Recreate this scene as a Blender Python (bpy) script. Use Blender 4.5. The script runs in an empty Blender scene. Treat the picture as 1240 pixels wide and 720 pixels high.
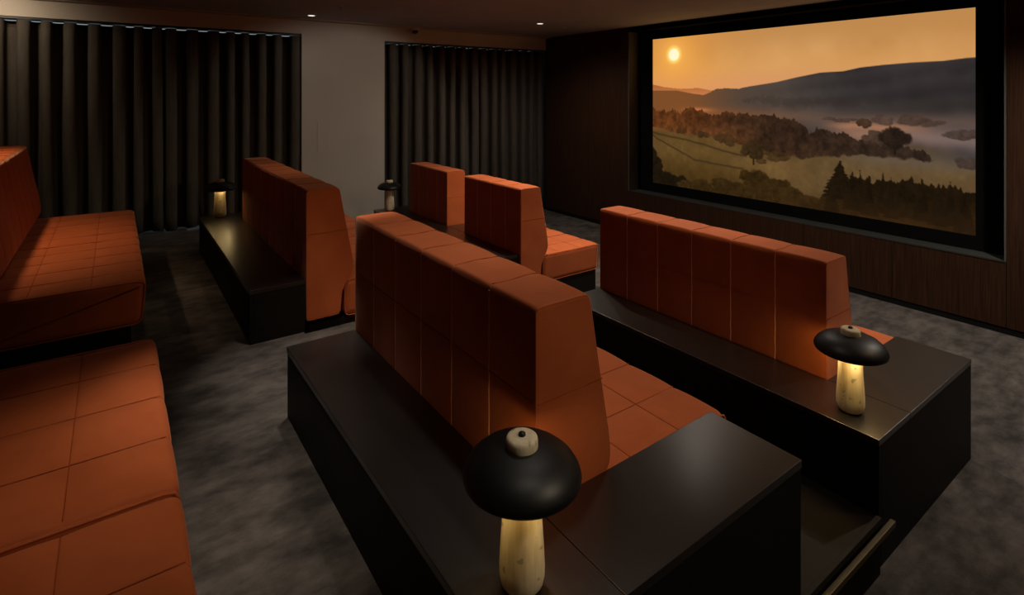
import bpy, bmesh, math, random
import numpy as np
from mathutils import Vector
C = bpy.context.scene.collection
PI = math.pi
random.seed(4)

# ------------------------------------------------------------------ camera, world, exposure
cam_d = bpy.data.cameras.new('camera')
cam = bpy.data.objects.new('camera', cam_d); C.objects.link(cam)
cam.location = (0, 0, 1.936)
cam.rotation_euler = (PI / 2, 0, -0.625)
cam_d.sensor_fit = 'HORIZONTAL'; cam_d.sensor_width = 36
cam_d.lens = 666.8 / 1240 * 36
cam_d.shift_x = 0.0
cam_d.shift_y = -(360 - 112.9) / 1240
cam_d.clip_start = 0.02
bpy.context.scene.camera = cam

world = bpy.data.worlds.new('world'); bpy.context.scene.world = world
world.use_nodes = True
world.node_tree.nodes['Background'].inputs[0].default_value = (0.02, 0.02, 0.022, 1)
world.node_tree.nodes['Background'].inputs[1].default_value = 1.0

vs = bpy.context.scene.view_settings
vs.view_transform = 'Standard'; vs.look = 'None'; vs.gamma = 1; vs.exposure = 0.0
vs.use_curve_mapping = False

WARM = (1.0, 0.80, 0.58)
NEUT = (1.0, 0.90, 0.78)
AMBER = (1.0, 0.66, 0.36)
# ceiling downlights (first two seen, rest unseen, mostly added to light surfaces): x, y, watts, cone degrees, colour, point aimed at (None = straight down)
DOWNLIGHTS = [
    (1.873, 6.62, 2, 150, NEUT, None), (4.519, 5.635, 70, 160, NEUT, None),
    (-0.95, 6.50, 22, 150, WARM, (-0.95, 7.09, 2.32)),
    (0.14, 1.95, 44, 48, WARM, None),
    (1.35, 4.80, 19, 56, WARM, None), (-0.95, 5.00, 100, 86, AMBER, None),
    (1.02, 3.10, 160, 40, NEUT, None),
    (1.60, 1.60, 16, 90, NEUT, None), (2.95, 0.50, 112, 50, AMBER, (1.5, 4.5, 0.7)),
    (4.10, 2.95, 150, 120, NEUT, None), (4.90, 0.45, 210, 140, NEUT, None),
    (3.30, 4.05, 180, 100, WARM, None),
    (1.75, -0.60, 74, 54, WARM, (1.25, 1.30, 0.90)), (3.60, -0.20, 42, 60, AMBER, (3.00, 1.60, 0.65)),
    (0.42, 2.25, 70, 36, NEUT, None), (3.45, 3.90, 70, 68, NEUT, (2.4, 7.09, 0.80)),
    (1.30, 2.10, 34, 64, NEUT, None), (2.95, 2.20, 54, 58, WARM, None),
    (0.08, 4.45, 9, 58, WARM, None), (0.86, 0.72, 14, 40, NEUT, None),
]
LAMP_W = 4.0

# ------------------------------------------------------------------ materials
def s2l(c):
    return tuple(((v / 255) / 12.92 if v / 255 <= 0.04045 else ((v / 255 + 0.055) / 1.055) ** 2.4) for v in c)

class NT:
    def __init__(self, name):
        self.m = bpy.data.materials.new(name); self.m.use_nodes = True
        self.t = self.m.node_tree; self.n = self.t.nodes
        self.b = self.n['Principled BSDF']
    def new(self, ty, **kw):
        x = self.n.new(ty)
        for k, v in kw.items():
            if hasattr(x, k): setattr(x, k, v)
            else: x.inputs[k].default_value = v
        return x
    def link(self, a, b): self.t.links.new(a, b)
    def set(self, **kw):
        for k, v in kw.items(): self.b.inputs[k.replace('_', ' ')].default_value = v
    def coords(self, scale=(1, 1, 1)):
        tc = self.new('ShaderNodeTexCoord'); mp = self.new('ShaderNodeMapping')
        mp.inputs['Scale'].default_value = scale
        self.link(tc.outputs['Object'], mp.inputs['Vector']); return mp.outputs[0]
    def noise(self, vec, scale, detail=4, rough=0.6):
        x = self.new('ShaderNodeTexNoise'); x.inputs['Scale'].default_value = scale
        x.inputs['Detail'].default_value = detail; x.inputs['Roughness'].default_value = rough
        self.link(vec, x.inputs['Vector']); return x.outputs['Fac']
    def ramp(self, fac, stops):
        r = self.new('ShaderNodeValToRGB'); e = r.color_ramp.elements
        while len(e) < len(stops): e.new(0.5)
        for i, (p, c) in enumerate(stops): e[i].position = p; e[i].color = (*c, 1)
        self.link(fac, r.inputs[0]); return r.outputs[0]
    def bump(self, h, strength, dist):
        b = self.new('ShaderNodeBump'); b.inputs['Strength'].default_value = strength
        b.inputs['Distance'].default_value = dist
        self.link(h, b.inputs['Height']); self.link(b.outputs[0], self.b.inputs['Normal'])

def plain(name, col, rough=0.6, metal=0.0, spec=0.5):
    n = NT(name); n.set(Base_Color=(*col, 1), Roughness=rough, Metallic=metal)
    n.b.inputs['Specular IOR Level'].default_value = spec
    return n.m

def emit(name, col, strength):
    n = NT(name); n.set(Base_Color=(0, 0, 0, 1), Emission_Color=(*col, 1), Emission_Strength=strength)
    return n.m

def velvet_mat():
    n = NT('rust_velvet'); v = n.coords()
    big = n.noise(v, 5, 4, 0.6)
    col = n.ramp(big, [(0.3, (0.37, 0.078, 0.019)), (0.7, (0.46, 0.106, 0.028))])
    n.link(col, n.b.inputs['Base Color'])
    n.set(Roughness=0.78, Sheen_Weight=0.30, Sheen_Roughness=0.4, Sheen_Tint=(1.0, 0.62, 0.45, 1))
    n.b.inputs['Specular IOR Level'].default_value = 0.25
    fine = n.noise(v, 260, 3, 0.6); n.bump(fine, 0.25, 0.002)
    return n.m

def blackwood_mat(name, axis='y', gloss=True):
    n = NT(name)
    sc = {'y': (14, 0.9, 14), 'x': (0.9, 14, 14), 'z': (14, 14, 0.9)}[axis]
    v = n.coords(sc); g = n.noise(v, 6, 6, 0.7)
    col = n.ramp(g, [(0.3, (0.003, 0.0021, 0.0015)), (0.7, (0.0075, 0.0054, 0.004))])
    n.link(col, n.b.inputs['Base Color']); n.set(Roughness=0.34)
    n.b.inputs['Specular IOR Level'].default_value = 0.9
    n.b.inputs['Coat Weight'].default_value = 0.6; n.b.inputs['Coat Roughness'].default_value = 0.24
    if not gloss:
        n.set(Roughness=0.6); n.b.inputs['Specular IOR Level'].default_value = 0.22; n.b.inputs['Coat Weight'].default_value = 0.0
    n.bump(g, 0.30, 0.002)
    return n.m

def timber_mat():
    n = NT('dark_walnut_veneer'); v = n.coords((9, 9, 0.35)); g = n.noise(v, 9, 6, 0.65)
    v2 = n.coords((60, 60, 0.8)); g2 = n.noise(v2, 3, 2, 0.5)
    mx = n.new('ShaderNodeMath', operation='ADD'); n.link(g, mx.inputs[0]); n.link(g2, mx.inputs[1])
    hf = n.new('ShaderNodeMath', operation='MULTIPLY'); n.link(mx.outputs[0], hf.inputs[0]); hf.inputs[1].default_value = 0.5
    col = n.ramp(hf.outputs[0], [(0.35, (0.022, 0.010, 0.0055)), (0.65, (0.060, 0.027, 0.014))])
    n.link(col, n.b.inputs['Base Color']); n.set(Roughness=0.55)
    n.b.inputs['Specular IOR Level'].default_value = 0.12
    n.bump(g2, 0.3, 0.002)
    return n.m

def carpet_mat():
    n = NT('charcoal_carpet'); v = n.coords()
    a = n.noise(v, 2.6, 5, 0.62)
    vb = n.coords((1.0, 1.9, 1)); b = n.noise(vb, 6, 4, 0.6)
    f = n.noise(v, 220, 3, 0.7)
    mx = n.new('ShaderNodeMath', operation='MULTIPLY'); n.link(a, mx.inputs[0]); n.link(b, mx.inputs[1])
    m2 = n.new('ShaderNodeMath', operation='MULTIPLY_ADD'); n.link(f, m2.inputs[0]); m2.inputs[1].default_value = 0.12
    n.link(mx.outputs[0], m2.inputs[2])
    col = n.ramp(m2.outputs[0], [(0.19, (0.036, 0.031, 0.028)), (0.44, (0.130, 0.112, 0.100))])
    n.link(col, n.b.inputs['Base Color']); n.set(Roughness=0.95)
    n.b.inputs['Specular IOR Level'].default_value = 0.1
    n.bump(f, 0.8, 0.006)
    return n.m

def curtain_mat():
    n = NT('dark_taupe_drape'); v = n.coords((1, 1, 0.15)); a = n.noise(v, 30, 3, 0.6)
    col = n.ramp(a, [(0.3, (0.070, 0.060, 0.048)), (0.7, (0.095, 0.082, 0.066))])
    n.link(col, n.b.inputs['Base Color']); n.set(Roughness=0.85)
    n.b.inputs['Specular IOR Level'].default_value = 0.15
    return n.m

def plaster_mat(name, col):
    n = NT(name); v = n.coords(); a = n.noise(v, 1.6, 4, 0.5)
    c = n.ramp(a, [(0.3, tuple(k * 0.93 for k in col)), (0.7, tuple(min(1, k * 1.05) for k in col))])
    n.link(c, n.b.inputs['Base Color']); n.set(Roughness=0.9)
    f = n.noise(v, 90, 2, 0.5); n.bump(f, 0.08, 0.002)
    n.b.inputs['Specular IOR Level'].default_value = 0.2
    return n.m

def stone_mat():
    n = NT('pale_ash_wood'); v = n.coords((30, 30, 2.2)); a = n.noise(v, 3, 6, 0.65)
    col = n.ramp(a, [(0.3, (0.66, 0.55, 0.36)), (0.7, (0.86, 0.76, 0.54))])
    v2 = n.coords(); b = n.noise(v2, 46, 2, 0.4)
    mk = n.ramp(b, [(0.27, (0.25, 0.25, 0.25)), (0.33, (1, 1, 1))])
    mx = n.new('ShaderNodeMix', data_type='RGBA', blend_type='MULTIPLY'); mx.inputs[0].default_value = 0.6
    n.link(col, mx.inputs[6]); n.link(mk, mx.inputs[7])
    n.link(mx.outputs[2], n.b.inputs['Base Color']); n.set(Roughness=0.7)
    n.bump(b, 0.2, 0.002)
    return n.m

M = dict(
    deck=plain('dark_brown_deck_boards', (0.016, 0.011, 0.006), 0.75, 0, 0.25),
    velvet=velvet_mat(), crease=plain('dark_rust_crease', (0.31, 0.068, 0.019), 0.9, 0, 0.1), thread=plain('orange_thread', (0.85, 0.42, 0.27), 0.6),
    wood_y=blackwood_mat('black_stained_veneer', 'y'), wood_x=blackwood_mat('black_stained_veneer_across', 'x', False),
    wood_z=blackwood_mat('black_stained_veneer_upright', 'z', False),
    timber=timber_mat(), carpet=carpet_mat(), curtain=curtain_mat(),
    wall=plaster_mat('off_white_paint', (0.52, 0.465, 0.40)), ceil=plaster_mat('taupe_ceiling_paint', (0.34, 0.36, 0.40)),
    dusk=plaster_mat('dark_brown_wall_paint', (0.07, 0.058, 0.05)),
    rim=plaster_mat('pale_ceiling_edge', (0.42, 0.38, 0.33)),
    black=plain('black_felt', (0.004, 0.004, 0.004), 0.8, 0, 0.2), frame=plain('black_velour_frame', (0.003, 0.003, 0.003), 0.9, 0, 0.1),
    sill=plain('dark_niche_sill', (0.030, 0.032, 0.028), 0.6), reveal=plain('charcoal_niche_lining', (0.085, 0.085, 0.075), 0.6),
    shade=plain('satin_black_metal', (0.006, 0.006, 0.006), 0.46), lining=plain('pale_gold_lining', (0.62, 0.47, 0.20), 0.5), knob=plain('black_knob', (0.008, 0.008, 0.008), 0.4),
    stone=stone_mat(), bulb=emit('warm_lamp_glow', (1.0, 0.72, 0.38), 2.5),
    lens=emit('downlight_glow', (1.0, 0.92, 0.80), 1.1), white=plain('white_plastic', (0.5, 0.48, 0.45), 0.5),
    steel=plain('dull_steel', (0.35, 0.34, 0.33), 0.4, 0.8), dome=plain('smoked_dome', (0.01, 0.01, 0.01), 0.12),
    day=emit('daylit_glass', (0.80, 0.92, 0.95), 0.30), track=plain('black_track', (0.006, 0.006, 0.006), 0.5),
    brass=plain('bronze_edge_strip', (0.10, 0.072, 0.028), 0.6, 0.3),
)

# ------------------------------------------------------------------ mesh helpers
def obj(name, me, mat=None, parent=None, smooth=False):
    if isinstance(me, bmesh.types.BMesh):
        bm = me; me = bpy.data.meshes.new(name); bm.to_mesh(me); bm.free()
    o = bpy.data.objects.new(name, me); C.objects.link(o)
    if mat and not me.materials: me.materials.append(mat)
    if smooth:
        me.polygons.foreach_set('use_smooth', [len(p.vertices) < 20 for p in me.polygons])
    if parent: o.parent = parent
    return o

def thing(name, label, cat, loc=(0, 0, 0), group=None):
    o = bpy.data.objects.new(name, None); C.objects.link(o)
    o.location = loc; o['label'] = label; o['category'] = cat; o.empty_display_size = 0.1
    if group: o['group'] = group
    return o

def add_box(bm, x0, x1, y0, y1, z0, z1, bev=0.0):
    r = bmesh.ops.create_cube(bm, size=1)
    for v in r['verts']:
        v.co = Vector(((x0 + x1) / 2 + v.co.x * (x1 - x0), (y0 + y1) / 2 + v.co.y * (y1 - y0), (z0 + z1) / 2 + v.co.z * (z1 - z0)))
    if bev:
        es = list({e for v in r['verts'] for e in v.link_edges})
        bmesh.ops.bevel(bm, geom=es, offset=bev, segments=2, affect='EDGES', profile=0.6)
    return bm

def box(*a, bev=0.0): return add_box(bmesh.new(), *a, bev=bev)

def lathe(profile, n=48, bm=None, c=(0, 0)):
    bm = bm or bmesh.new(); rings = []
    for r, z in profile:
        if r < 1e-6: rings.append([bm.verts.new((c[0], c[1], z))])
        else: rings.append([bm.verts.new((c[0] + r * math.cos(2 * PI * k / n), c[1] + r * math.sin(2 * PI * k / n), z)) for k in range(n)])
    for a, b in zip(rings, rings[1:]):
        for k in range(n):
            q = [a[k % len(a)], a[(k + 1) % len(a)], b[(k + 1) % len(b)], b[k % len(b)]]
            u = []
            for w in q:
                if w not in u: u.append(w)
            if len(u) > 2: bm.faces.new(u)
    bmesh.ops.recalc_face_normals(bm, faces=bm.faces)
    return bm

def tube(pts, r, n=6, closed=False, bm=None):
    bm = bm or bmesh.new(); pts = [Vector(p) for p in pts]; rings = []
    L = len(pts)
    for i, p in enumerate(pts):
        a = pts[(i - 1) % L] if (i > 0 or closed) else p
        b = pts[(i + 1) % L] if (i < L - 1 or closed) else p
        t = (b - a).normalized()
        u = t.cross(Vector((0.31, 0.17, 0.93))).normalized()
        if u.length < 0.1: u = t.cross(Vector((1, 0, 0))).normalized()
        w = t.cross(u)
        rings.append([bm.verts.new(p + r * (math.cos(2 * PI * k / n) * u + math.sin(2 * PI * k / n) * w)) for k in range(n)])
    for i in range(L if closed else L - 1):
        a, b = rings[i], rings[(i + 1) % L]
        for k in range(n): bm.faces.new((a[k], a[(k + 1) % n], b[(k + 1) % n], b[k]))
    if not closed:
        bm.faces.new(rings[0][::-1]); bm.faces.new(rings[-1])
    bmesh.ops.recalc_face_normals(bm, faces=bm.faces)
    return bm

def struct(name, bm, mat, parent=None, **kw):
    o = obj(name, bm, mat, parent, **kw)
    if not parent: o['kind'] = 'structure'
    return o

# ------------------------------------------------------------------ room shell
Z_A, Z_B, Z_C = 0.0, 0.21, 0.404          # the three tiers
X_S, Y_C, Z_T = 5.806, 7.09, 2.854        # screen wall, curtain wall, ceiling
X_L, Y_N = -2.2, -1.5
struct('floor', box(X_L, X_S + 0.3, Y_N, Y_C + 0.4, -0.1, 0.0), M['carpet'])
bm = box(X_L, 0.66, Y_N, Y_C + 0.4, 0.0, Z_C)
add_box(bm, 0.66, 0.985, 0.935, Y_C + 0.02, 0.0, Z_C); add_box(bm, 0.985, 1.45, 2.80, 3.62, 0.0, Z_C)
struct('floor', bm, M['carpet'])
bm = box(0.99, 2.855, 0.945, Y_C, 0.0, Z_B)
struct('floor', bm, M['deck'])
struct('ceiling', box(X_L - 0.1, X_S + 0.3, Y_N - 0.1, Y_C + 0.4, Z_T, Z_T + 0.1), M['ceil'])
struct('wall_left', box(X_L - 0.1, X_L, Y_N, Y_C + 0.4, -0.1, Z_T), M['dusk'])
struct('wall_back', box(X_L, X_S + 0.3, Y_N - 0.1, Y_N, -0.1, Z_T), M['dusk'])
# curtain wall: pier, headers over the two window openings, closing wall behind them
W1 = (-1.85, 1.888, Z_C, 2.678); W2 = (2.976, 5.80, 0.0, 2.648)
bm = box(W1[1], W2[0], Y_C, Y_C + 0.4, 0.0, Z_T)
add_box(bm, X_L, W1[0], Y_C, Y_C + 0.4, 0.0, Z_T)
add_box(bm, W1[0], W1[1], Y_C, Y_C + 0.4, W1[3], Z_T)
add_box(bm, W2[0], X_S + 0.3, Y_C, Y_C + 0.4, W2[3], Z_T)
struct('wall_far', bm, M['wall'])
struct('trim_1', box(X_L, X_S, Y_C - 0.13, Y_C, Z_T - 0.012, Z_T), M['rim'])
for i, w in enumerate((W1, W2)):
    win = struct('window_%d' % (i + 1), box(w[0], w[1], Y_C + 0.30, Y_C + 0.33, w[2], w[3]), M['day'])
    n = 4
    for k in range(n + 1):
        x = w[0] + (w[1] - w[0]) * k / n
        struct('window_frame', box(max(w[0], x - 0.03), min(w[1], x + 0.03), Y_C + 0.25, Y_C + 0.298, w[2], w[3] - 0.06), M['track'], win)

# screen wall: veneer panels, black backing and the niche of the screen
N_Y0, N_Y1, N_Z0, N_Z1, N_D = 1.264, 5.274, 0.588, 2.79, 0.205
bm = box(X_S + 0.02, X_S + 0.35, N_Y1, Y_C + 0.4, -0.1, Z_T)
add_box(bm, X_S + 0.02, X_S + 0.35, Y_N, N_Y0, -0.1, Z_T)
add_box(bm, X_S + 0.02, X_S + 0.35, N_Y0, N_Y1, -0.1, N_Z0 - 0.012)
add_box(bm, X_S + 0.02, X_S + 0.35, N_Y0, N_Y1, N_Z1 + 0.012, Z_T)
add_box(bm, X_S + N_D, X_S + 0.35, N_Y0, N_Y1, N_Z0 - 0.012, N_Z1 + 0.012)
wr = struct('wall_right', bm, M['black'])
def panel(y0, y1, z0, z1, m='timber'):
    struct('veneer_panel', box(X_S, X_S + 0.02, y0 + 0.002, y1 - 0.002, z0, z1), M[m], wr)
PZ0 = 0.055
for y0, y1 in ((6.083, 7.088), (5.274, 6.083)): panel(y0, y1, PZ0, Z_T - 0.004)
pw = (N_Y1 - N_Y0) / 5
for k in range(5): panel(N_Y0 + k * pw, N_Y0 + (k + 1) * pw, PZ0, N_Z0 - 0.004)
yy = N_Y0
while yy > Y_N + 0.1:
    panel(max(Y_N, yy - 0.802), yy, PZ0, Z_T - 0.004); yy -= 0.802
bx = box(X_S, X_S + 0.02, N_Y0, N_Y1, N_Z1, Z_T - 0.004); struct('veneer_panel', bx, M['frame'], wr)
# niche lining boards
struct('niche_board', box(X_S - 0.004, X_S + N_D, N_Y1 - 0.012, N_Y1, N_Z0, N_Z1), M['reveal'], wr)
struct('niche_board', box(X_S - 0.004, X_S + N_D, N_Y0, N_Y0 + 0.012, N_Z0, N_Z1), M['reveal'], wr)
struct('niche_board', box(X_S - 0.004, X_S + N_D, N_Y0, N_Y1, N_Z0 - 0.012, N_Z0), M['sill'], wr)
struct('niche_board', box(X_S - 0.004, X_S + N_D, N_Y0, N_Y1, N_Z1, N_Z1 + 0.012), M['frame'], wr)
struct('baseboard_right', box(X_S + 0.006, X_S + 0.02, Y_N, Y_C, 0.0, PZ0 - 0.004), M['black'])
# edge of the middle tier: nosing, fascia and bronze strip
struct('trim_2', box(0.995, 2.50, 0.925, 0.945, Z_B - 0.005, Z_B + 0.022, bev=0.003), M['deck'])
struct('trim_3', box(0.995, 2.50, 0.930, 0.944, 0.0, Z_B - 0.006), M['wood_x'])
struct('trim_4', box(0.995, 2.585, 0.905, 0.9245, 0.168, 0.192, bev=0.003), M['brass'])

# ------------------------------------------------------------------ projection screen
SY0, SY1, SZ0, SZ1, SX = 1.505, 5.010, 0.711, 2.675, X_S + N_D - 0.006
def fbm(shape, seed, octs=((4, 1.0), (8, .5), (16, .25), (32, .12))):
    rng = np.random.RandomState(seed); H, W = shape; out = np.zeros(shape)
    for o, a in octs:
        g = rng.rand(o + 2, 2 * o + 2)
        y = np.linspace(0, o, H); x = np.linspace(0, 2 * o, W)
        yi = y.astype(int); xi = x.astype(int); fy = (y - yi)[:, None]; fx = (x - xi)[None]
        fy = fy * fy * (3 - 2 * fy); fx = fx * fx * (3 - 2 * fx)
        out += a * ((g[yi][:, xi] * (1 - fx) + g[yi][:, xi + 1] * fx) * (1 - fy) + (g[yi + 1][:, xi] * (1 - fx) + g[yi + 1][:, xi + 1] * fx) * fy - 0.5)
    return out
def rough_line(u, seed, amp, freqs=(30, 70, 150)):
    rng = np.random.RandomState(seed); r = np.zeros_like(u)
    for f, a in zip(freqs, (1, .6, .4)):
        g = rng.rand(f + 2); x = np.clip(u, 0, 1) * f; i = x.astype(int); t = x - i
        r += a * (g[i] * (1 - t) + g[i + 1] * t - 0.5)
    return r * amp
def picture(W, H):  # main outlines traced from image pixels, converted beforehand to hardcoded screen u, v
    u = (np.arange(W) + .5) / W; v = (np.arange(H) + .5) / H
    U, V = np.meshgrid(u, v); A = 3.505 / 1.964
    col = lambda c: np.array(c, float)
    lerp = lambda a, b, t: a + (b - a) * t[..., None]
    sst = lambda e0, e1, x: (lambda t: t * t * (3 - 2 * t))(np.clip((x - e0) / (e1 - e0), 0, 1))
    line = lambda pts: np.interp(u, [p[0] for p in pts], [p[1] for p in pts])
    f1 = fbm((H, W), 3); f2 = fbm((H, W), 9, ((20, 1.), (40, .6), (80, .4)))
    img = lerp(col((190, 136, 78)), col((212, 154, 92)), sst(0, .25, V))
    img = lerp(img, col((214, 148, 102)), sst(.2, .36, V) * (1 - .3 * U))
    img = img + (f1 * 16 * sst(0.0, .15, V) * (1 - sst(.15, .3, V)))[..., None]
    d = np.hypot((U - .101) * A, V - .118)
    img = lerp(img, col((246, 160, 62)), np.exp(-(d / .30) ** 1.3) * .75)
    img = lerp(img, col((255, 190, 90)), np.exp(-(d / .10) ** 1.6) * .75)
    img = lerp(img, col((255, 214, 110)), 1 - sst(.042, .074, d))
    img = lerp(img, col((255, 250, 205)), 1 - sst(.034, .048, d))
    # distant ridges
    far = line([(-.01, .313), (.054, .335), (.131, .349), (.21, .344), (.258, .359), (.336, .366), (1, .37)])
    img = np.where((V > far[None])[..., None], lerp(col((170, 100, 52)), col((198, 122, 70)), sst(.31, .40, V)), img)
    hill = line([(-.01, .357), (.116, .358), (.189, .38), (.231, .386), (.278, .355), (.336, .351), (.421, .332), (.5, .312), (.563, .288), (.633, .266), (.698, .262), (.742, .246), (.8, .237), (.862, .231), (.934, .229), (.982, .22), (1, .219)])
    hill = hill + rough_line(u, 5, .012) * ((u > .22) & (u < .40))
    hc = lerp(col((124, 76, 40)), col((78, 66, 58)), sst(.12, .45, U)); hc = lerp(hc, col((54, 49, 48)), sst(.4, .75, U))
    hc = hc * (1 + .35 * f1[..., None] * sst(.3, .7, U)[..., None])
    streak = fbm((H, W), 21, ((3, .5), (6, .6))) + .6 * np.sin((V - .25 * (1 - U)) * 70 + f1 * 3)
    hc = hc + (streak * 4 * sst(.35, .6, U))[..., None]
    # dusky lower slopes with woodland
    f3 = fbm((H, W), 44, ((40, 1.), (80, .7)))
    woods = sst(-.1, .4, .6 * f3 + 0.5 * f1 + np.exp(-((V - .42) / .03) ** 2) * .5 - .2) * sst(.36, .42, V) * (1 - sst(.50, .54, V)) * sst(.3, .4, U)
    hc = lerp(hc, col((52, 42, 36)), woods * .35)
    m_hill = np.clip((V - hill[None]) * 300, 0, 1)
    img = lerp(img, hc, m_hill)
    # valley haze and mist
    hz = np.exp(-((V - .51) / .042) ** 2) * sst(.02, .25, U) * .5
    img = lerp(img, lerp(col((150, 86, 44)), col((120, 92, 78)), sst(.3, .7, U)), hz * m_hill)
    pk = np.exp(-((V - .485) / .014) ** 2 - ((U - .21) / .05) ** 2)
    img = lerp(img, col((205, 122, 72)), pk * .8)
    mist = (np.exp(-((V - .585 - f1 * .03) / .050) ** 2) * sst(.58, .76, U)).clip(0, 1)
    img = lerp(img, lerp(col((150, 110, 88)), col((116, 98, 94)), sst(.70, 1.0, U)), mist * .95)
    pk2 = np.exp(-((V - .545 - f2 * .006) / .018) ** 2) * sst(.62, .72, U) * (1 - sst(.80, .95, U))
    img = lerp(img, col((168, 116, 84)), pk2 * .8)
    low = sst(.60, .66, V)
    field = lerp(col((92, 68, 34)), col((96, 74, 46)), sst(.2, .8, U)); field = lerp(field, col((70, 50, 20)), sst(.75, .95, V) * (1 - sst(.3, .5, U)))
    field = lerp(field, col((112, 84, 48)), np.exp(-((U - .50) / .10) ** 2 - ((V - .80) / .05) ** 2) * .8)
    field = field * (1 + .14 * f2[..., None] + .10 * f1[..., None])
    img = lerp(img, field, low * (1 - .55 * mist) * (1 - sst(.85, 1.0, U) * (1 - sst(.66, .72, V))))
    img = lerp(img, col((96, 84, 74)), np.exp(-((V - .70) / .04) ** 2) * sst(.62, .8, U) * .55)
    # dry stone walls across the fields
    for pts, w in (([(-.01, .645), (.046, .662), (.146, .684), (.231, .706), (.311, .736), (.397, .753)], .006), ([(.0, .665), (.022, .688), (.101, .746), (.189, .809), (.285, .823), (.385, .83)], .006)):
        l = line(pts) + rough_line(u, 8, .004)
        k = np.exp(-((V - l[None]) / w) ** 2) * (U < pts[-1][0])
        img = lerp(img, col((54, 40, 22)), k * .8)
    def mass(top, bot, c, seed, amp, freqs=(30, 70, 150), var=.18, u0=0, u1=1):
        t = line(top) + rough_line(u, seed, amp * .7, freqs) + rough_line(u, seed + 1, amp * .3, (220,300,380)); b = line(bot)
        m = np.clip((V - t[None]) * 250, 0, 1) * np.clip((b[None] + f2 * .02 - V) * 90, 0, 1) * (U >= u0) * (U <= u1)
        return m
    # the belt of trees
    bt = [(-.01, .481), (.07, .489), (.116, .51), (.175, .474), (.258, .513), (.385, .506), (.456, .502), (.511, .512), (.563, .526), (.603, .571), (.661, .581), (.733, .599), (.767, .628), (.816, .638), (.862, .644), (.906, .66), (.92, .681)]
    bb = [(-.01, .609), (.054, .638), (.146, .651), (.258, .66), (.385, .695), (.489, .737), (.583, .736), (.698, .706), (.8, .694), (.862, .695), (.906, .699), (.92, .684)]
    m = mass(bt, bb, None, 31, .045, (45, 90, 170), u1=.92)
    bc = lerp(col((88, 48, 22)), col((54, 36, 24)), sst(.1, .5, U)); bc = lerp(bc, col((48, 36, 28)), sst(.5, .9, U))
    bc = lerp(bc, col((104, 62, 32)), sst(.53, .66, V) * (1 - sst(.25, .5, U)) * .6) * (1 + .34 * fbm((H, W), 71, ((24, 1.), (48, .8), (96, .6)))[..., None])
    img = lerp(img, bc, m)
    f4 = fbm((H, W), 61, ((26, 1.), (52, .8), (104, .6)))
    def tree(cu, cv, ru, rv, c, seed, trunk=0.0, a=1.0, n=16):
        """a leafy crown as a cluster of small round clumps, lighter towards the sun"""
        rng = np.random.RandomState(seed); m = np.zeros((H, W)); lt = np.zeros((H, W))
        for k in range(n):
            an = rng.rand() * 6.283; rr = rng.rand() ** .6 * .72
            x = cu + ru * rr * math.cos(an); y = cv + rv * rr * math.sin(an); q = .30 + .22 * rng.rand()
            r = np.hypot((U - x) / (ru * q), (V - y) / (rv * q))
            mk = sst(-.25, .25, 1 + f4 * .45 - r); m = np.maximum(m, mk); lt = np.maximum(lt, mk * (1 - sst(-.6, .7, (V - y) / (rv * q) + .5 * (U - x) / (ru * q))))
        if trunk: m = np.maximum(m, np.clip((.0035 - abs(U - cu)) * 900, 0, 1) * (V > cv) * (V < cv + trunk))
        shade = (.86 + .26 * f4 + .16 * lt)[..., None]
        return lerp(img, col(c) * shade, m * a)
    def conifer(cu, top, bot, w, c, seed):
        rng = np.random.RandomState(seed); t = np.clip((V - top) / (bot - top), 0, 1)
        saw = .72 + .28 * np.abs(((t * (9 + 3 * rng.rand()) + f4 * .35) % 1.0))
        m = np.clip((w * (t * .95 + .03) * saw + f4 * .006 - abs(U - cu)) * 420, 0, 1) * (V > top) * (V < bot)
        return lerp(img, col(c) * (1 + .3 * f4[..., None]), m)
    for cu, cv, ru, rv in ((.80, .507, .026, .026), (.865, .505, .036, .030), (.905, .515, .03, .022), (.70, .517, .034, .014), (.66, .512, .022, .012)):
        img = tree(cu, cv, ru, rv, (72, 54, 44), int(cu * 100), 0, .7)
    for cu, cv, ru, rv in ((.968, .572, .030, .022), (.995, .555, .026, .028), (.99, .685, .030, .036)):
        img = tree(cu, cv, ru, rv, (66, 52, 46), int(cu * 90), 0, .85)
    img = tree(.750, .530, .019, .027, (66, 46, 34), 4)
    img = tree(.779, .607, .030, .044, (62, 46, 36), 2, .06, .85, 22); img = tree(.828, .595, .036, .056, (40, 29, 22), 3, .08, 1, 24)
    img = tree(.421, .716, .044, .054, (54, 38, 20), 1, .085, 1, 24)
    for cu, cv, ru, rv in ((.30, .655, .028, .03), (.225, .640, .026, .026), (.33, .67, .03, .03), (.50, .735, .05, .03), (.45, .775, .02, .014), (.13, .63, .02, .02)):
        img = tree(cu, cv, ru, rv, (64, 44, 24), int(cu * 500), 0, .85)
    # near bushes and conifers
    for cu, cv, ru, rv in ((.0, .86, .05, .09), (.03, .96, .06, .07), (.075, .985, .05, .07), (.115, .985, .05, .06), (.17, .99, .05, .035), (.22, .965, .045, .034), (.30, .955, .045, .05), (.26, 1.0, .06, .04), (.355, .975, .06, .055), (.415, .885, .052, .052), (.46, .935, .06, .06), (.50, .905, .04, .04), (.53, .945, .055, .05), (.58, .98, .07, .055), (.64, .99, .07, .055), (.42, 1.0, .10, .06), (.50, 1.0, .12, .06)):
        img = tree(cu, cv, ru, rv, (52, 36, 15) if cu > .15 else (28, 20, 10), int(cu * 300) + 7, 0, 1, 22)
    fg = [(.60, 1.02), (.637, .935), (.655, .89), (.70, .83), (.742, .80), (.775, .825), (.8, .80), (.831, .80), (.862, .79), (.899, .80), (.92, .81), (.948, .80), (.975, .815), (1.0, .81)]
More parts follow.
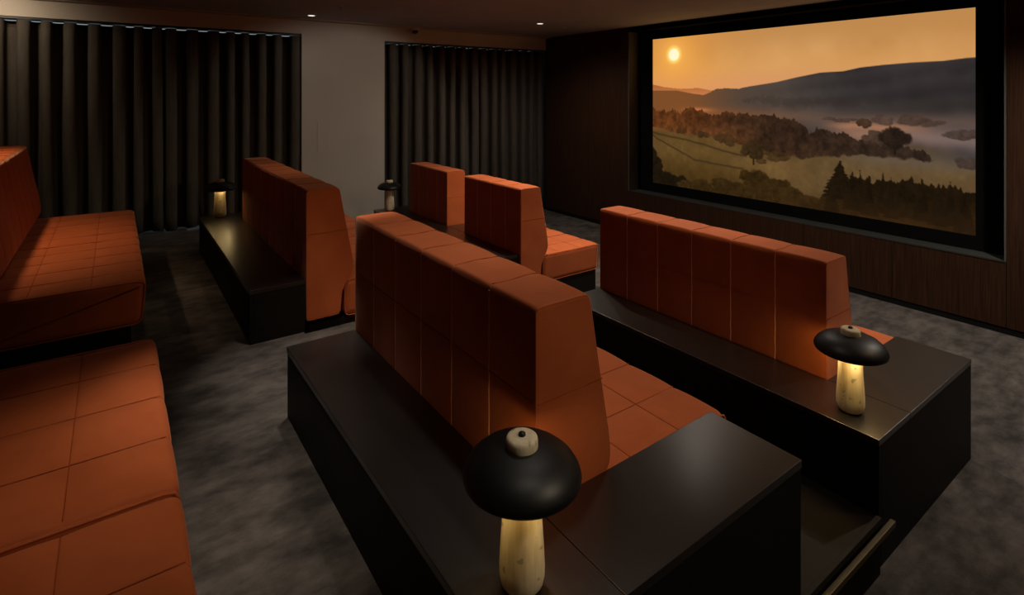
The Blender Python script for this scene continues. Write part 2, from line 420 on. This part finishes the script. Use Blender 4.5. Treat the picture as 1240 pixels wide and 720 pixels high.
    t = line(fg) + rough_line(u, 77, .020, (50, 110, 200)) + rough_line(u, 78, .016, (200, 300, 380))
    mm = np.clip((V - t[None]) * 220, 0, 1) * (U > .6)
    gc = lerp(col((30, 20, 9)), col((46, 30, 13)), sst(.80, 1.0, V)) * (1 + .28 * f4[..., None])
    img = lerp(img, gc, mm)
    for k, (cu, top, w) in enumerate(((.688, .728, .060), (.665, .83, .035), (.722, .775, .036), (.742, .765, .026), (.765, .79, .03), (.800, .768, .028), (.818, .785, .022), (.845, .772, .03), (.866, .758, .024), (.890, .775, .03), (.925, .785, .03), (.950, .775, .026), (.978, .80, .03))):
        img = conifer(cu, top, top + .20, w, (28, 19, 9), 300 + k)
    haze = sst(.86, 1.0, V) * sst(.35, .7, U)
    img = lerp(img, col((56, 37, 17)), haze * .45)
    img = np.clip(img, 0, 255) / 255
    lin = np.where(img <= .04045, img / 12.92, ((img + .055) / 1.055) ** 2.4)
    return lin
PW, PH = 520, 291
lin = picture(PW, PH)
gy = np.linspace(SY1, SY0, PW + 1); gz = np.linspace(SZ1, SZ0, PH + 1)
verts = np.zeros(((PW + 1) * (PH + 1), 3)); verts[:, 0] = SX
verts[:, 1] = np.tile(gy, PH + 1); verts[:, 2] = np.repeat(gz, PW + 1)
ii, jj = np.meshgrid(np.arange(PH), np.arange(PW), indexing='ij'); a = (ii * (PW + 1) + jj).ravel()
faces = np.stack([a, a + PW + 1, a + PW + 2, a + 1], 1)
me = bpy.data.meshes.new('screen_surface')
me.vertices.add(len(verts)); me.vertices.foreach_set('co', verts.ravel())
me.loops.add(faces.size); me.loops.foreach_set('vertex_index', faces.ravel())
me.polygons.add(len(faces)); me.polygons.foreach_set('loop_start', np.arange(0, faces.size, 4))
me.update(calc_edges=True)
pad = np.pad(lin, ((0, 1), (0, 1), (0, 0)), mode='edge')
ca = me.color_attributes.new('picture', 'FLOAT_COLOR', 'POINT')
rgba = np.ones((len(verts), 4), np.float32); rgba[:, :3] = pad.reshape(-1, 3); ca.data.foreach_set('color', rgba.ravel())
n = NT('projected_picture'); at = n.new('ShaderNodeVertexColor'); at.layer_name = 'picture'
n.link(at.outputs[0], n.b.inputs['Emission Color']); n.set(Base_Color=(0, 0, 0, 1), Emission_Strength=1.0, Roughness=1.0)
n.b.inputs['Specular IOR Level'].default_value = 0
scr = thing('projection_screen', 'large lit projection screen showing a misty sunrise valley, in black frame', 'screen', (SX, (SY0 + SY1) / 2, SZ0))
def rel(o, t):
    o.parent = t; o.location = -Vector(t.location)
    return o
rel(obj('screen_surface', me, n.m), scr)
F0, F1 = X_S + 0.165, X_S + N_D - 0.0005
g0, g1, h0, h1 = N_Y0 + 0.0125, N_Y1 - 0.0125, N_Z0 + 0.0005, N_Z1 - 0.0005
for a in ((g0, g1, h0, SZ0), (g0, g1, SZ1, h1), (g0, SY0, SZ0, SZ1), (SY1, g1, SZ0, SZ1)):
    rel(obj('screen_frame', box(F0 + 0.02, F1, a[0], a[1], a[2], a[3]), M['frame']), scr)

# ------------------------------------------------------------------ upholstery
def fillet(poly, rad, n=5):
    out = []; L = len(poly)
    for i in range(L):
        p = np.array(poly[i]); a = np.array(poly[i - 1]); b = np.array(poly[(i + 1) % L])
        r = rad[i] if isinstance(rad, (list, tuple)) else rad
        da = (a - p) / np.linalg.norm(a - p); db = (b - p) / np.linalg.norm(b - p)
        if r == 0: out.append(p); continue
        r = min(r, .45 * np.linalg.norm(a - p), .45 * np.linalg.norm(b - p))
        for k in range(n + 1):
            t = k / n; q = (1 - t) ** 2 * (p + da * r) + 2 * t * (1 - t) * p + t * t * (p + db * r)
            out.append(q)
    return out
def densify(pts, step):
    out = []
    L = len(pts)
    for i in range(L):
        a, b = np.array(pts[i]), np.array(pts[(i + 1) % L]); d = np.linalg.norm(b - a)
        if d < 1e-6: continue
        m = max(1, int(round(d / step)))
        for k in range(m): out.append(a + (b - a) * k / m)
    return np.array(out)

def cell(x, seams):
    """0 at a seam, 1 in the middle between two seams"""
    for a, b in zip(seams, seams[1:]):
        if a <= x <= b:
            t = (x - a) / (b - a); return (4 * t * (1 - t)) ** 0.4
    return 0.0

def cushion(poly, rad, y0, y1, yseams, cross, puff, R=0.009, seed=0):
    """a soft block: closed x-z outline swept along y; grooves at yseams and where cross(x,z) says"""
    rng = random.Random(seed)
    prof = densify(fillet(poly, rad), 0.026)
    nxt = np.roll(prof, -1, 0); prv = np.roll(prof, 1, 0); tan = nxt - prv; tan /= np.linalg.norm(tan, axis=1)[:, None]
    area = 0.5 * np.sum(prof[:, 0] * nxt[:, 1] - nxt[:, 0] * prof[:, 1])
    nor = np.stack([tan[:, 1], -tan[:, 0]], 1) * (1 if area > 0 else -1)
    ys = []; ins = []
    for k in range(4):
        th = k / 4 * PI / 2; ys.append(y0 + R * (1 - math.sin(th))); ins.append(R * (1 - math.cos(PI / 2 - th)))
    ys = [y0 + R * (1 - math.cos(k / 4 * PI / 2)) for k in range(5)]; ins = [R * (1 - math.sin(k / 4 * PI / 2)) for k in range(5)]
    m = max(8, int((y1 - y0 - 2 * R) / 0.022))
    mid = [y0 + R + (y1 - y0 - 2 * R) * k / m for k in range(1, m)]
    mid = [y for y in mid if all(abs(y - q) > 0.016 for q in yseams)]
    for q in yseams: mid += [q - 0.014, q - 0.006, q - 0.002, q, q + 0.002, q + 0.006, q + 0.014]
    mid.sort()
    yl = ys + mid + [y1 - (q - y0) for q in reversed(ys)]
    il = ins + [0.0] * len(mid) + list(reversed(ins))
    bm = bmesh.new(); rings = []
    sm = [y0] + sorted(yseams) + [y1]
    ph = rng.random() * 9
    for y, i0 in zip(yl, il):
        cy = cell(y, sm); ring = []
        for p, q in zip(prof, nor):
            cz = cross(p[0], p[1])
            d = puff * (cy * cz - 1) - i0
            d += 0.0012 * (-1 + math.sin(11 * y + 7 * p[1] + ph) * math.sin(9 * p[0] + 8 * p[1] + 3 * y)) * cz
            w = p + q * d
            ring.append(bm.verts.new((w[0], y, w[1])))
        rings.append(ring)
    N = len(prof)
    for a, b in zip(rings, rings[1:]):
        for k in range(N): bm.faces.new((a[k], a[(k + 1) % N], b[(k + 1) % N], b[k]))
    bm.faces.new(rings[0]); bm.faces.new(rings[-1])
    bmesh.ops.recalc_face_normals(bm, faces=bm.faces)
    return bm, prof, nor

BZ0, BZM, BZT = 0.25, 0.815, 1.105
BACK = [(0, BZ0), (0.235, BZ0), (0.245, 0.42), (0.325, 0.53), (0.318, 0.62), (0.262, 0.91), (0.228, BZT), (0, BZT), (0, BZM + .01), (0, BZM), (0, BZM - .01)]
BRAD = [0.028, 0.034, 0.10, 0.07, 0.06, 0.15, 0.032, 0.028, 0, 0, 0]
SEAT = [(0.250, 0.222), (0.955, 0.222), (0.975, 0.478)] + [(q + e, 0.484 - 0.006 * (q + e - .25) / .725) for q in (0.715, 0.45) for e in (.012, .004, 0, -.004, -.012)] + [(0.250, 0.484)]
SRAD = [0.05, 0.05, 0.05] + [0] * 10 + [0.05]
def back_cross(x, z):
    a = cell(z, [BZ0 - .05, BZM, BZT + .0])
    b = cell(x, [-0.25, 0.24]) if z > BZT - .004 else 1
    return max(0.0, min(1, a + (0.55 if z > BZT - 0.01 else 0)))
SX_SEAMS = [0.45, 0.715]
def seat_cross(x, z):
    return cell(x, [0.2] + SX_SEAMS + [1.02]) if z > 0.46 else 0.5

def grid_seams(y0, y1, step=0.255):
    n = max(2, int(round((y1 - y0) / step))); return [y0 + (y1 - y0) * k / n for k in range(1, n)]

def make_sofa(name, label, r, zf, y0, y1, splits=(), base_x=(0.03, 0.93), group=None, wide=0.255, detail=True):
    t = thing(name, label, 'sofa', (r, (y0 + y1) / 2, zf), 'rust velvet benches')
    yc = (y0 + y1) / 2
    edges = [y0 - yc] + [s - yc for s in splits] + [y1 - yc]
    for i, (a, b) in enumerate(zip(edges, edges[1:])):
        a2 = a + (0.0015 if i else 0); b2 = b - (0.0015 if i < len(edges) - 2 else 0)
        sm = grid_seams(a, b, wide)
        bm, prof, nor = cushion(BACK, BRAD, a2, b2, sm, back_cross, 0.008, seed=i + int(r * 10))
        bo = obj('backrest', bm, M['velvet'], t, smooth=True)
        bm, p2, n2 = cushion(SEAT, SRAD, a2 + 0.003, b2 - 0.003, sm, seat_cross, 0.009, R=0.034, seed=i + 5 + int(r * 10))
        so = obj('seat_cushion', bm, M['velvet'], t, smooth=True)
        if not detail: continue
        # piping round both end faces of the backrest, stitched seams up its back and over its top
        for y in (a2 + 0.004, b2 - 0.004):
            pts = [(p[0] + q[0] * -0.0100, y, p[1] + q[1] * -0.0100) for p, q in zip(prof[::2], nor[::2])]
            obj('piping', tube(pts, 0.0042, 5, True), M['velvet'], bo, smooth=True)
            pts = [(p[0] + q[0] * -0.0105, y + (0.002 if y < 0 else -0.002), p[1] + q[1] * -0.0105) for p, q in zip(p2[::2], n2[::2])]
            obj('piping', tube(pts, 0.004, 5, True), M['velvet'], so, smooth=True)
        for y in sm:
            wob = [0.0015 * math.sin(9 * k + y * 5) for k in range(20)]
            pts = [(0.0076, y + wob[k], BZ0 + 0.03 + (BZT - BZ0 - 0.055) * k / 19) for k in range(20)]
            obj('seam', tube(pts, 0.0031, 5), M['thread'], bo)
            obj('crease', tube([(0.02 + 0.19 * k / 6, y + 0.006 * math.sin(k * 1.1 + y * 7), BZT - 0.0068) for k in range(7)], 0.0020, 5), M['crease'], bo)
            obj('seam', tube([(0.26 + 0.69 * k / 8, y, 0.4765 - 0.006 * (0.01 + .69 * k / 8) / .725) for k in range(9)], 0.0016, 4), M['crease'], so)
        obj('seam', tube([(0.0066, a2 + 0.02 + (b2 - a2 - 0.04) * k / 30, BZM + 0.002 * math.sin(k * 1.7)) for k in range(31)], 0.0024, 5), M['velvet'], bo)
        for y in (a2, b2): obj('seam', tube([(0.014 + 0.262 * k / 6, y, BZM) for k in range(7)], 0.0022, 5), M['crease'], bo)
        for x in SX_SEAMS:
            obj('seam', tube([(x, a2 + 0.03 + (b2 - a2 - 0.06) * k / 8, 0.4765 - 0.006 * (x - .25) / .725) for k in range(9)], 0.0016, 4), M['crease'], so)
    obj('plinth', box(base_x[0], base_x[1], y0 - yc + 0.02, y1 - yc - 0.02, 0.0, 0.222), M['wood_z'], t)
    return t

RA, RB, RC, RF, RD = 2.850, 0.990, -0.820, 0.993, 2.872
sofa_a = make_sofa('sofa', 'long rust velvet bench nearest the screen, beside the lit lamp on the right', RA, Z_A, 1.300, 2.868)
sofa_b = make_sofa('sofa', 'large rust velvet bench in the middle, directly behind the nearest mushroom lamp', RB, Z_B, 1.262, 2.752)
sofa_f = make_sofa('sofa', 'rust velvet bench seen from behind, standing in front of the white wall pier', RF, Z_B, 3.647, 5.830, splits=(4.74,))
sofa_d = make_sofa('sofa', 'short two-seat rust velvet bench, its seat poking out towards the screen', RD, Z_A, 3.858, 4.814)
sofa_e = make_sofa('sofa', 'farthest short rust velvet bench, before the right-hand curtain', RD, Z_A, 5.175, 6.085)
sofa_g = make_sofa('sofa', 'rust velvet bench at the left edge with its backrest in view, by the wide curtain', RC, Z_C, 3.752, 6.105, splits=(4.93,), base_x=(0.03, 0.895))
sofa_h = make_sofa('sofa', 'nearest rust velvet seat filling the lower left corner', RC, Z_C, 0.600, 2.855, splits=(1.727,), base_x=(0.03, 0.895))

# ------------------------------------------------------------------ black joinery round the benches
LT = 0.526            # height of ledges above the tier of their seats
TB = 0.026            # board thickness
def ledge(label, r, zd, zr, zend, y0, y1):
    t = thing('ledge', label, 'ledge', (r - 0.165, (y0 + y1) / 2, zr), 'black ledges behind the benches'); zt = zd + LT
    p = lambda name, b, m: rel(obj(name, b, M[m]), t)
    p('rear_panel', box(r - 0.326, r - 0.306, y0 + 0.002, y1 - 0.002, zr, zt - TB - 0.001), 'wood_z')
    p('ledge_board', box(r - 0.330, r - 0.0012, y0, y1, zt - TB, zt, bev=0.0022), 'wood_y')
    p('end_panel', box(r - 0.304, r - 0.0005, y0 + 0.002, y0 + 0.0215, zr if zend is None else zend, zt - TB - 0.001), 'wood_x')
    p('end_panel', box(r - 0.304, r - 0.0005, y1 - 0.0215, y1 - 0.002, zr, zt - TB - 0.001), 'wood_x')
def side_table(label, r, zd, zend, ya, yb):
    t = thing('side_table', label, 'side table', (r + 0.42, (ya + yb) / 2, zd), 'black side tables beside the benches'); zt = zd + LT
    p = lambda name, b, m: rel(obj(name, b, M[m]), t)
    p('table_board', box(r + 0.0012, r + 0.836, ya, yb, zt - TB, zt, bev=0.0022), 'wood_y')
    p('end_panel', box(r + 0.0005, r + 0.832, ya + 0.002, ya + 0.0215, zend, zt - TB - 0.001), 'wood_x')
    p('end_panel', box(r + 0.0005, r + 0.832, yb - 0.0215, yb - 0.002, zd, zt - TB - 0.001), 'wood_x')
    p('front_panel', box(r + 0.812, r + 0.832, ya + 0.0225, yb - 0.0225, zd, zt - TB - 0.001), 'wood_z')
ledge('long black ledge behind the middle bench, carrying the nearest mushroom lamp', RB, Z_B, Z_C, 0.0, 0.907, 2.740)
side_table('black wood side table at the near end of the middle bench, grey sheen on top', RB, Z_B, 0.0, 0.907, 1.248)
ledge('black ledge behind the front right bench, carrying the lamp with golden glow', RA, Z_A, Z_B, 0.0, 0.942, 2.870)
side_table('black side table at the right with bluish sheen on its top', RA, Z_A, 0.0, 0.942, 1.290)
ledge('low black ledge behind the bench by the white pier, small lamp at its far end', RF, Z_B, Z_C, None, 3.647, 6.125)
side_table('black side table hidden behind the bench by the white pier, at its curtain end', RF, Z_B, Z_B, 5.845, 6.125)
ledge('black ledge behind the two short far benches, lamp standing at its curtain end', RD, Z_A, Z_B, None, 3.880, 6.39)
side_table('small black side table in the gap between the two short far benches', RD, Z_A, Z_A, 4.835, 5.155)
side_table('black side table between the farthest short bench and the right-hand curtain', RD, Z_A, Z_A, 6.105, 6.39)

# ------------------------------------------------------------------ mushroom table lamps
def make_lamp(label, x, y, z, rot, watts):
    t = thing('table_lamp', label, 'lamp', (x, y, z), 'mushroom table lamps')
    t.rotation_euler.z = rot
    zs = lambda pr: [(r, 0.262 + (z - 0.197) * 0.60) for r, z in pr]
    obj('stem', lathe([(0, 0.0), (0.034, 0.0), (0.045, 0.004), (0.052, 0.014), (0.0555, 0.030), (0.0560, 0.05), (0.0535, 0.10), (0.0495, 0.16), (0.0475, 0.215), (0.0465, 0.285), (0, 0.285)], 40), M['stone'], t, smooth=True)
    out = zs([(0.030, 0.325), (0.055, 0.322), (0.085, 0.311), (0.112, 0.290), (0.132, 0.262), (0.1425, 0.235), (0.1455, 0.218), (0.143, 0.203), (0.138, 0.197)])
    inn = zs([(0.135, 0.199), (0.139, 0.206), (0.1405, 0.218), (0.137, 0.235), (0.127, 0.257), (0.108, 0.282), (0.082, 0.302), (0.054, 0.313), (0.030, 0.316)])
    so = obj('shade', lathe(out + inn + [out[0]], 64), M['shade'], t, smooth=True)
    obj('shade_lining', lathe([(0.045, zs([(0, 0.3115)])[0][1])] + [(r - 0.0012, z - 0.0012) for r, z in inn[-2:0:-1]], 64), M['lining'], so, smooth=True)['label'] = 'pale gold lining inside the shade'
    cz = lambda pr: [(r, z + 0.012) for r, z in pr]
    c = obj('cap', lathe(cz([(0, 0.316), (0.035, 0.316), (0.0385, 0.319), (0.0395, 0.328), (0.0392, 0.342), (0.0375, 0.3485), (0.034, 0.351), (0.028, 0.352), (0, 0.3525)]), 40), M['stone'], t, smooth=True)
    obj('knob', lathe(cz([(0, 0.3522), (0.0085, 0.3522), (0.0095, 0.354), (0.0085, 0.358), (0.005, 0.360), (0, 0.3605)]), 20), M['knob'], c, smooth=True)
    ring = lathe([(0.047, 0.288), (0.062, 0.288), (0.066, 0.292), (0.062, 0.296), (0.047, 0.296), (0.047, 0.288)], 40)
    obj('light_ring', ring, M['bulb' if watts else 'white'], t, smooth=True)
    if watts:
        ld = bpy.data.lights.new('lamp_light', 'POINT'); ld.energy = watts; ld.color = (1.0, 0.76, 0.36); ld.shadow_soft_size = 0.015
        for k in range(3):
            lo = bpy.data.objects.new('lamp_light', ld); C.objects.link(lo); lo.parent = t
            q = 2.1 * k + 0.5; lo.location = (0.104 * math.cos(q), 0.104 * math.sin(q), 0.272)
    return t
make_lamp('nearest black mushroom lamp with pale wooden stem and cap, on the middle ledge', 0.808, 1.078, Z_B + LT, 0.3, LAMP_W * 0.085)
make_lamp('lit black mushroom lamp casting golden light on the right-hand side table', 2.660, 1.108, Z_A + LT, 1.4, LAMP_W * 0.17)
make_lamp('small lit mushroom lamp against the wide dark curtain at the left', 0.832, 6.010, Z_B + LT, 2.2, LAMP_W * 0.038)
make_lamp('unlit mushroom lamp at the foot of the white pier, partly behind a bench', 2.690, 6.250, Z_A + LT, 0.9, 0)

# ------------------------------------------------------------------ curtains
def drape(x0, x1, pitch, z0, z1, seed, phase=0.0, amp=0.086):
    rng = random.Random(seed); nf = max(3, round((x1 - x0) / pitch)); per = 18
    widths = [1 + rng.uniform(-.22, .22) for _ in range(nf)]; s = sum(widths); widths = [w / s for w in widths]
    amps = [amp * rng.uniform(.78, 1.0) for _ in range(nf)]; lean = [rng.uniform(-.018, .018) for _ in range(nf + 1)]
    nz = 14; bm = bmesh.new(); grid = []
    for j in range(nz + 1):
        f = j / nz; z = z1 + (z0 - z1) * f; row = []
        acc = 0
        for k in range(nf):
            for q in range(per + (1 if k == nf - 1 else 0)):
                t = q / per; x = x0 + (x1 - x0) * (acc + widths[k] * t)
                a = amps[k] * (1 - .12 * f)
                w = math.sin(2 * PI * t + phase)
                w = math.copysign(abs(w) ** 0.8, w)
                lx = (lean[k] * (1 - t) + lean[k + 1] * t) * f * (1 if 0.001 < t + k < nf - .001 else 0)
                yv = Y_C + 0.094 + a * w + 0.007 * math.sin(2.3 * f * PI + k * 1.7 + 2 * t)
                xv = x + lx - 0.088 * (x1 - x0) * widths[k] * math.sin(4 * PI * t)
                zz = z + (0.008 * math.sin(k * 2.1 + 2 * PI * t) if j == nz else 0)
                row.append(bm.verts.new((xv, yv, zz)))
            acc += widths[k]
        grid.append(row)
    for a, b in zip(grid, grid[1:]):
        for k in range(len(a) - 1): bm.faces.new((a[k], a[k + 1], b[k + 1], b[k]))
    top = [v.co.copy() for v in grid[0]]
    return bm, top, grid
def curtain(label, x0, x1, split, pitch, z0, z1, zopen, seed, hooks):
    t = thing('curtain', label, 'curtain', ((x0 + x1) / 2, Y_C + 0.06, z0), 'dark window curtains')
    for i, (a, b) in enumerate(((x0, split), (split, x1))):
        bm, top, grid = drape(a - (0.06 if i else 0), b, pitch, z0, z1, seed + i)
        o = rel(obj('curtain_panel', bm, M['curtain'], None, smooth=True), t)
        md = o.modifiers.new('thickness', 'SOLIDIFY'); md.thickness = 0.003
        tp = [(p.x, p.y - 0.0022, p.z - 0.052) for p in top]
        h = rel(obj('heading_tape', tube(tp[::2], 0.0022, 4), M['track']), t)
        if hooks:
            for k in range(5, len(top) - 4, 9):
                p = top[k]
                rel(obj('glider', box(p.x - 0.018, p.x + 0.018, Y_C + 0.088, Y_C + 0.100, p.z - 0.004, zopen - 0.021), M['track']), t)
    tr = rel(obj('curtain_track', box(x0, x1, Y_C + 0.015, Y_C + 0.175, zopen - 0.022, zopen - 0.001, bev=0.002), M['track']), t)
    return t
curtain('wide dark taupe curtain hanging left of the white pier, thin light along its top', W1[0] + 0.003, W1[1] - 0.003, 0.42, 0.185, Z_C + 0.022, 2.647, W1[3], 11, False)
curtain('dark grey curtain hanging between the white pier and the timber screen wall', W2[0] + 0.003, W2[1] - 0.002, 4.52, 0.195, 0.015, 2.619, W2[3], 29, True)

# ------------------------------------------------------------------ small ceiling and wall fittings
for i, (x, y, w, cone, colr, aim) in enumerate(DOWNLIGHTS):  # entries after the first two are unseen fixtures, mostly added for their beams
    lab = {0: 'round recessed downlight near the wall above the white pier', 1: 'bright recessed downlight near the dark timber wall'}.get(i)
    t = thing('downlight', lab or 'unseen round ceiling downlight placed to light the room, out of the picture', 'light', (x, y, Z_T), 'ceiling downlights')
    obj('trim_ring', lathe([(0.040, -0.001), (0.058, -0.001), (0.058, -0.006), (0.042, -0.007), (0.040, -0.001)], 32), M['white'], t, smooth=True)
    obj('lens', lathe([(0, -0.0015), (0.040, -0.0015), (0.036, -0.010), (0, -0.012)], 32), M['lens'], t, smooth=True)
    ld = bpy.data.lights.new('downlight_beam', 'SPOT'); ld.energy = w; ld.color = colr
    ld.spot_size = math.radians(cone); ld.spot_blend = 0.35 if cone == 68 else 1.0; ld.shadow_soft_size = 0.05
    lo = bpy.data.objects.new('downlight_beam', ld); C.objects.link(lo); lo.parent = t; lo.location = (0, 0, -0.03)
    if aim: lo.rotation_euler = (Vector(aim) - Vector((x, y, Z_T - 0.03))).to_track_quat('-Z', 'Y').to_euler()
for (x, y), lab in (((1.928, 5.74), 'small pendant sprinkler head on the ceiling, left of the dome camera'), ((5.072, 5.792), 'small pendant sprinkler head on the ceiling close to the timber wall')):
    t = thing('sprinkler', lab, 'sprinkler', (x, y, Z_T), 'ceiling sprinklers')
    obj('escutcheon', lathe([(0, -0.0005), (0.030, -0.0005), (0.026, -0.007), (0, -0.007)], 24), M['white'], t, smooth=True)
    bm = lathe([(0, -0.007), (0.008, -0.007), (0.008, -0.024), (0, -0.024)], 12)
    tube([(0.008, 0, -0.02), (0.014, 0, -0.032), (0.006, 0, -0.046)], 0.0022, 5, bm=bm); tube([(-0.008, 0, -0.02), (-0.014, 0, -0.032), (-0.006, 0, -0.046)], 0.0022, 5, bm=bm)
    obj('body', bm, M['steel'], t)
    obj('deflector', lathe([(0, -0.046), (0.016, -0.046), (0.016, -0.048), (0, -0.048)], 16), M['steel'], t)
t = thing('dome_camera', 'small dark dome security camera with white collar at the ceiling edge', 'camera', (3.40, 7.02, Z_T - 0.0125))
obj('collar', lathe([(0, -0.0005), (0.058, -0.0005), (0.058, -0.024), (0.046, -0.03), (0, -0.03)], 32), M['white'], t, smooth=True)
obj('dome', lathe([(0.043, -0.030), (0.043, -0.044), (0.036, -0.062), (0.022, -0.074), (0, -0.078)], 32), M['dome'], t, smooth=True)
t = thing('access_panel', 'flush painted access panel faintly outlined on the white pier', 'panel', (2.175, Y_C - 0.001, 1.20))
obj('panel_plate', box(-0.099, 0.099, -0.006, 0.0, 0.0, 0.38, bev=0.001), M['wall'], t)
obj('panel_plate', box(0.02, 0.095, -0.009, -0.0062, 0.03, 0.20, bev=0.001), M['wall'], t)
